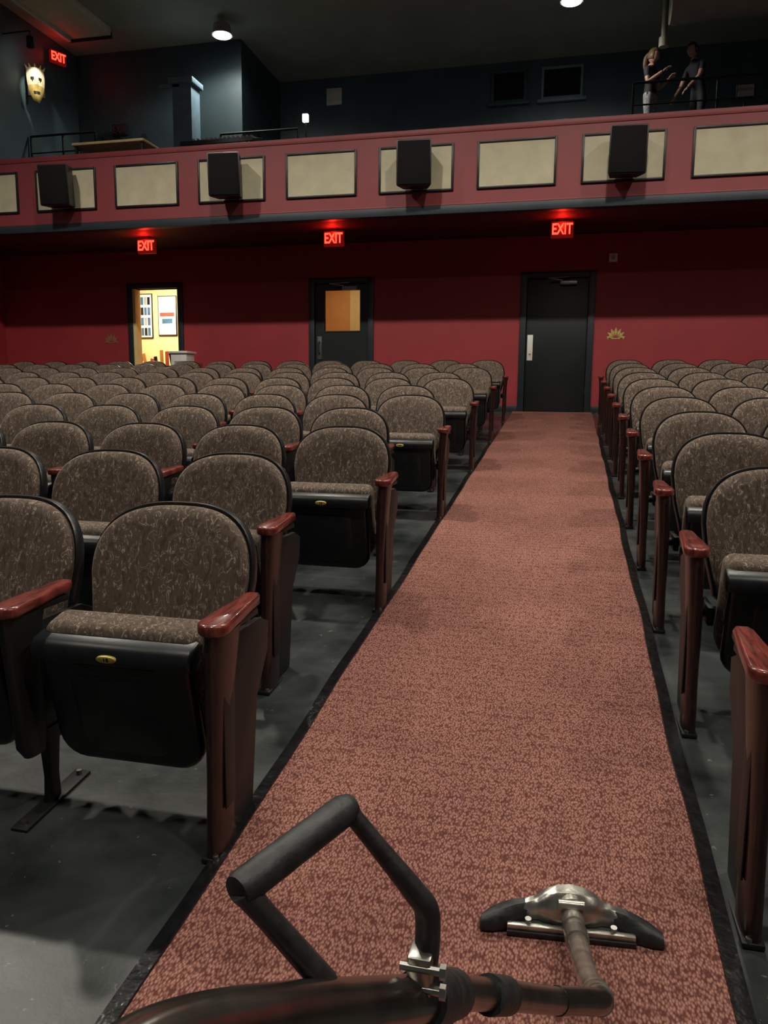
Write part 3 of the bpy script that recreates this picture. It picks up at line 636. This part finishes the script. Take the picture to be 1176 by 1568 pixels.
# ------------------------------------------------------------------ people
def skin_part(verts,edges,rad,sub=2):
    me=bpy.data.meshes.new('sk'); me.from_pydata(verts,edges,[])
    o=bpy.data.objects.new('sk',me); COL.objects.link(o)
    md=o.modifiers.new('s','SKIN'); md.use_smooth_shade=True
    if not me.skin_vertices: raise Exception('no skin layer')
    for i,r in enumerate(rad):
        r=r if hasattr(r,'__len__') else (r,r)
        me.skin_vertices[0].data[i].radius=r
        me.skin_vertices[0].data[i].use_root=(i==0)
    s=o.modifiers.new('ss','SUBSURF'); s.levels=sub; s.render_levels=sub
    dg=bpy.context.evaluated_depsgraph_get(); r=bpy.data.meshes.new_from_object(o.evaluated_get(dg))
    bpy.data.objects.remove(o); return r
def person(loc,J,rotz,skin,shirt,pants,hair,long_hair,headdir=0,tilt=0,name='person'):
    keys=['pelvis','belly','chest','neck0','neck1','shL','elL','wrL','shR','elR','wrR','hipL','knL','anL','toL','hipR','knR','anR','toR']
    rad={'pelvis':(.135,.10),'belly':(.12,.09),'chest':(.15,.105),'neck0':(.06,.06),'neck1':(.05,.05),'shL':.058,'elL':.040,'wrL':.027,'shR':.058,'elR':.040,'wrR':.027,
     'hipL':.085,'knL':.058,'anL':.038,'toL':.03,'hipR':.085,'knR':.058,'anR':.038,'toR':.03}
    idx={k:i for i,k in enumerate(keys)}
    E=[('pelvis','belly'),('belly','chest'),('chest','neck0'),('neck0','neck1'),('chest','shL'),('shL','elL'),('elL','wrL'),('chest','shR'),('shR','elR'),('elR','wrR'),
       ('pelvis','hipL'),('hipL','knL'),('knL','anL'),('anL','toL'),('pelvis','hipR'),('hipR','knR'),('knR','anR'),('anR','toR')]
    me=skin_part([J[k] for k in keys],[(idx[a],idx[c]) for a,c in E],[rad[k] for k in keys])
    for m in (skin,shirt,pants,M['black']): me.materials.append(m)
    pz=J['pelvis'][2]+.03
    for p in me.polygons:
        c=p.center; mi=1
        if c.z<pz: mi=2
        if c.z<.09: mi=3
        for s in 'LR':
            e=Vector(J['el'+s]); w=Vector(J['wr'+s]); sh=Vector(J['sh'+s])
            for A,B,t0 in ((e,w,-.05),(sh,e,.6)):
                d=B-A; t=(c-A).dot(d)/d.length_squared
                if t0<t<1.15 and (c-(A+d*max(0,min(1,t)))).length<.075: mi=0
        if c.z>J['neck0'][2]+.01 and (c-Vector(J['neck1'])).length<.12: mi=0
        p.material_index=mi; p.use_smooth=True
    o=bpy.data.objects.new(name,me); COL.objects.link(o); o.location=loc; o.rotation_euler=(0,0,rotz)
    b=MB(); hc=Vector(J['neck1'])+Vector((0,-.02,.10))
    bm=bmesh.new(); bmesh.ops.create_uvsphere(bm,u_segments=28,v_segments=20,radius=1)
    for v in bm.verts:
        x,y,z=v.co
        w=.076*(1-.22*max(0,-z)**1.3); yy=y*.095*(1-.12*max(0,-z)); 
        if y<0 and z<-.2: yy+=-.006
        zz=z*.118
        if y<-.75 and abs(x)<.22 and -.35<z<.12: yy-=.020*(1-abs(x)/.22)*(.12-z+.2)
        if y<-.6 and .08<z<.3 and .15<abs(x)<.55: yy+=.007
        v.co=Vector((x*w,yy,zz))
    b.bm(bm,0)
    for s in (-1,1):
        b.sphere((s*.078,.005,-.005),(.010,.018,.030),0,seg=10)
        b.sphere((s*.028,-.083,.018),(.012,.008,.008),2,seg=10)
    b.sphere((0,-.086,-.055),(.022,.006,.006),3,seg=10)
    bm=bmesh.new(); bmesh.ops.create_uvsphere(bm,u_segments=24,v_segments=18,radius=1)
    dele=[v for v in bm.verts if (v.co.y<-.35 and v.co.z<.42) or v.co.z<-.55]
    bmesh.ops.delete(bm,geom=dele,context='VERTS')
    for v in bm.verts: v.co=Vector((v.co.x*.086,v.co.y*.106+.004,v.co.z*.127+.005))
    b.bm(bm,1)
    if long_hair: b.tube([(0,.095,.03),(0,.125,-.04),(0,.12,-.14),(0,.11,-.22)],[.03,.042,.036,.012],1,12,sub=4)
    b.obj('head',[skin,hair,M['black'],mat('lips',(.35,.1,.09),.5)],parent=o,loc=hc,rot=(tilt,0,headdir),ang=60)
    for s in 'LR':
        w=Vector(J['wr'+s]); d=(w-Vector(J['el'+s])).normalized(); sd=d.cross(Vector((0,0,1)));
        if sd.length<.1: sd=Vector((0,1,0))
        sd.normalize(); nn=d.cross(sd)
        V=[w,w+d*.05,w+d*.085];Ed=[(0,1),(1,2)];Rr=[(.026,.018),(.036,.016),(.036,.014)]
        hm=skin_part([tuple(v) for v in V],Ed,Rr); hm.materials.append(skin)
        ho=bpy.data.objects.new('hand_'+s,hm); COL.objects.link(ho); ho.parent=o
        for i,(off,L) in enumerate(((-.028,.060),(-.010,.072),(.010,.068),(.028,.052))):
            a=w+d*.075+sd*off
            fm=skin_part([tuple(a),tuple(a+d*L*.5+nn*.004),tuple(a+d*L*.8+nn*.014),tuple(a+d*L+nn*.026)],[(0,1),(1,2),(2,3)],[.009,.0085,.008,.0065],1); fm.materials.append(skin)
            fo=bpy.data.objects.new('finger_%s%d'%(s,i),fm); COL.objects.link(fo); fo.parent=o
        a=w+d*.03-sd*.028
        fm=skin_part([tuple(a),tuple(a+d*.028-sd*.022+nn*.006),tuple(a+d*.055-sd*.03+nn*.014)],[(0,1),(1,2)],[.012,.010,.008],1); fm.materials.append(skin)
        fo=bpy.data.objects.new('thumb_'+s,fm); COL.objects.link(fo); fo.parent=o
    return o
skin1=mat('skin_light',(.50,.30,.23),.55,var=.05); skin2=mat('skin_tan',(.48,.28,.20),.55,var=.05)
shb=mat('black_tshirt',(.016,.016,.02),.8,var=.1); shn=mat('navy_tshirt',(.02,.022,.035),.8,var=.1)
pl=mat('grey_plaid_trousers',(.30,.30,.32),.8,var=.5,vs=30); pd=mat('dark_jeans',(.03,.035,.05),.8,var=.2)
hb=mat('blond_hair',(.15,.09,.045),.6,var=.2,vs=30); hd=mat('brown_hair',(.05,.028,.016),.6,var=.2,vs=30)
J1=dict(pelvis=(0,0,.93),belly=(0,.0,1.08),chest=(0,.01,1.28),neck0=(0,.01,1.42),neck1=(0,-.01,1.49),
 shL=(.17,.01,1.36),elL=(.22,-.06,1.10),wrL=(.13,-.27,1.20),shR=(-.17,.01,1.36),elR=(-.22,-.05,1.10),wrR=(-.10,-.26,1.26),
 hipL=(.09,0,.86),knL=(.10,-.02,.48),anL=(.10,.03,.09),toL=(.11,-.12,.035),hipR=(-.09,0,.86),knR=(-.10,-.03,.48),anR=(-.10,.03,.09),toR=(-.11,-.12,.035))
person((1.18,14.9,5.75),J1,math.radians(60),skin1,shb,pl,hb,True,tilt=math.radians(12),headdir=.1)
J2=dict(pelvis=(0,.05,.95),belly=(0,.02,1.10),chest=(0,-.05,1.30),neck0=(0,-.09,1.44),neck1=(0,-.12,1.50),
 shL=(.18,-.05,1.38),elL=(.22,-.16,1.12),wrL=(.16,-.34,.93),shR=(-.18,-.05,1.38),elR=(-.24,-.12,1.11),wrR=(-.22,-.28,.90),
 hipL=(.09,.05,.88),knL=(.10,.0,.49),anL=(.10,.05,.09),toL=(.11,-.11,.035),hipR=(-.09,.05,.88),knR=(-.11,.02,.49),anR=(-.12,.06,.09),toR=(-.13,-.10,.035))
person((1.94,14.9,5.75),J2,math.radians(-55),skin2,shn,pd,hd,False,tilt=math.radians(18))

# ------------------------------------------------------------------ world / colour
w=bpy.data.worlds.new('world'); scene.world=w; w.use_nodes=True
w.node_tree.nodes['Background'].inputs[0].default_value=(.03,.033,.04,1); w.node_tree.nodes['Background'].inputs[1].default_value=.3
scene.view_settings.view_transform='Standard'; scene.view_settings.look='None'
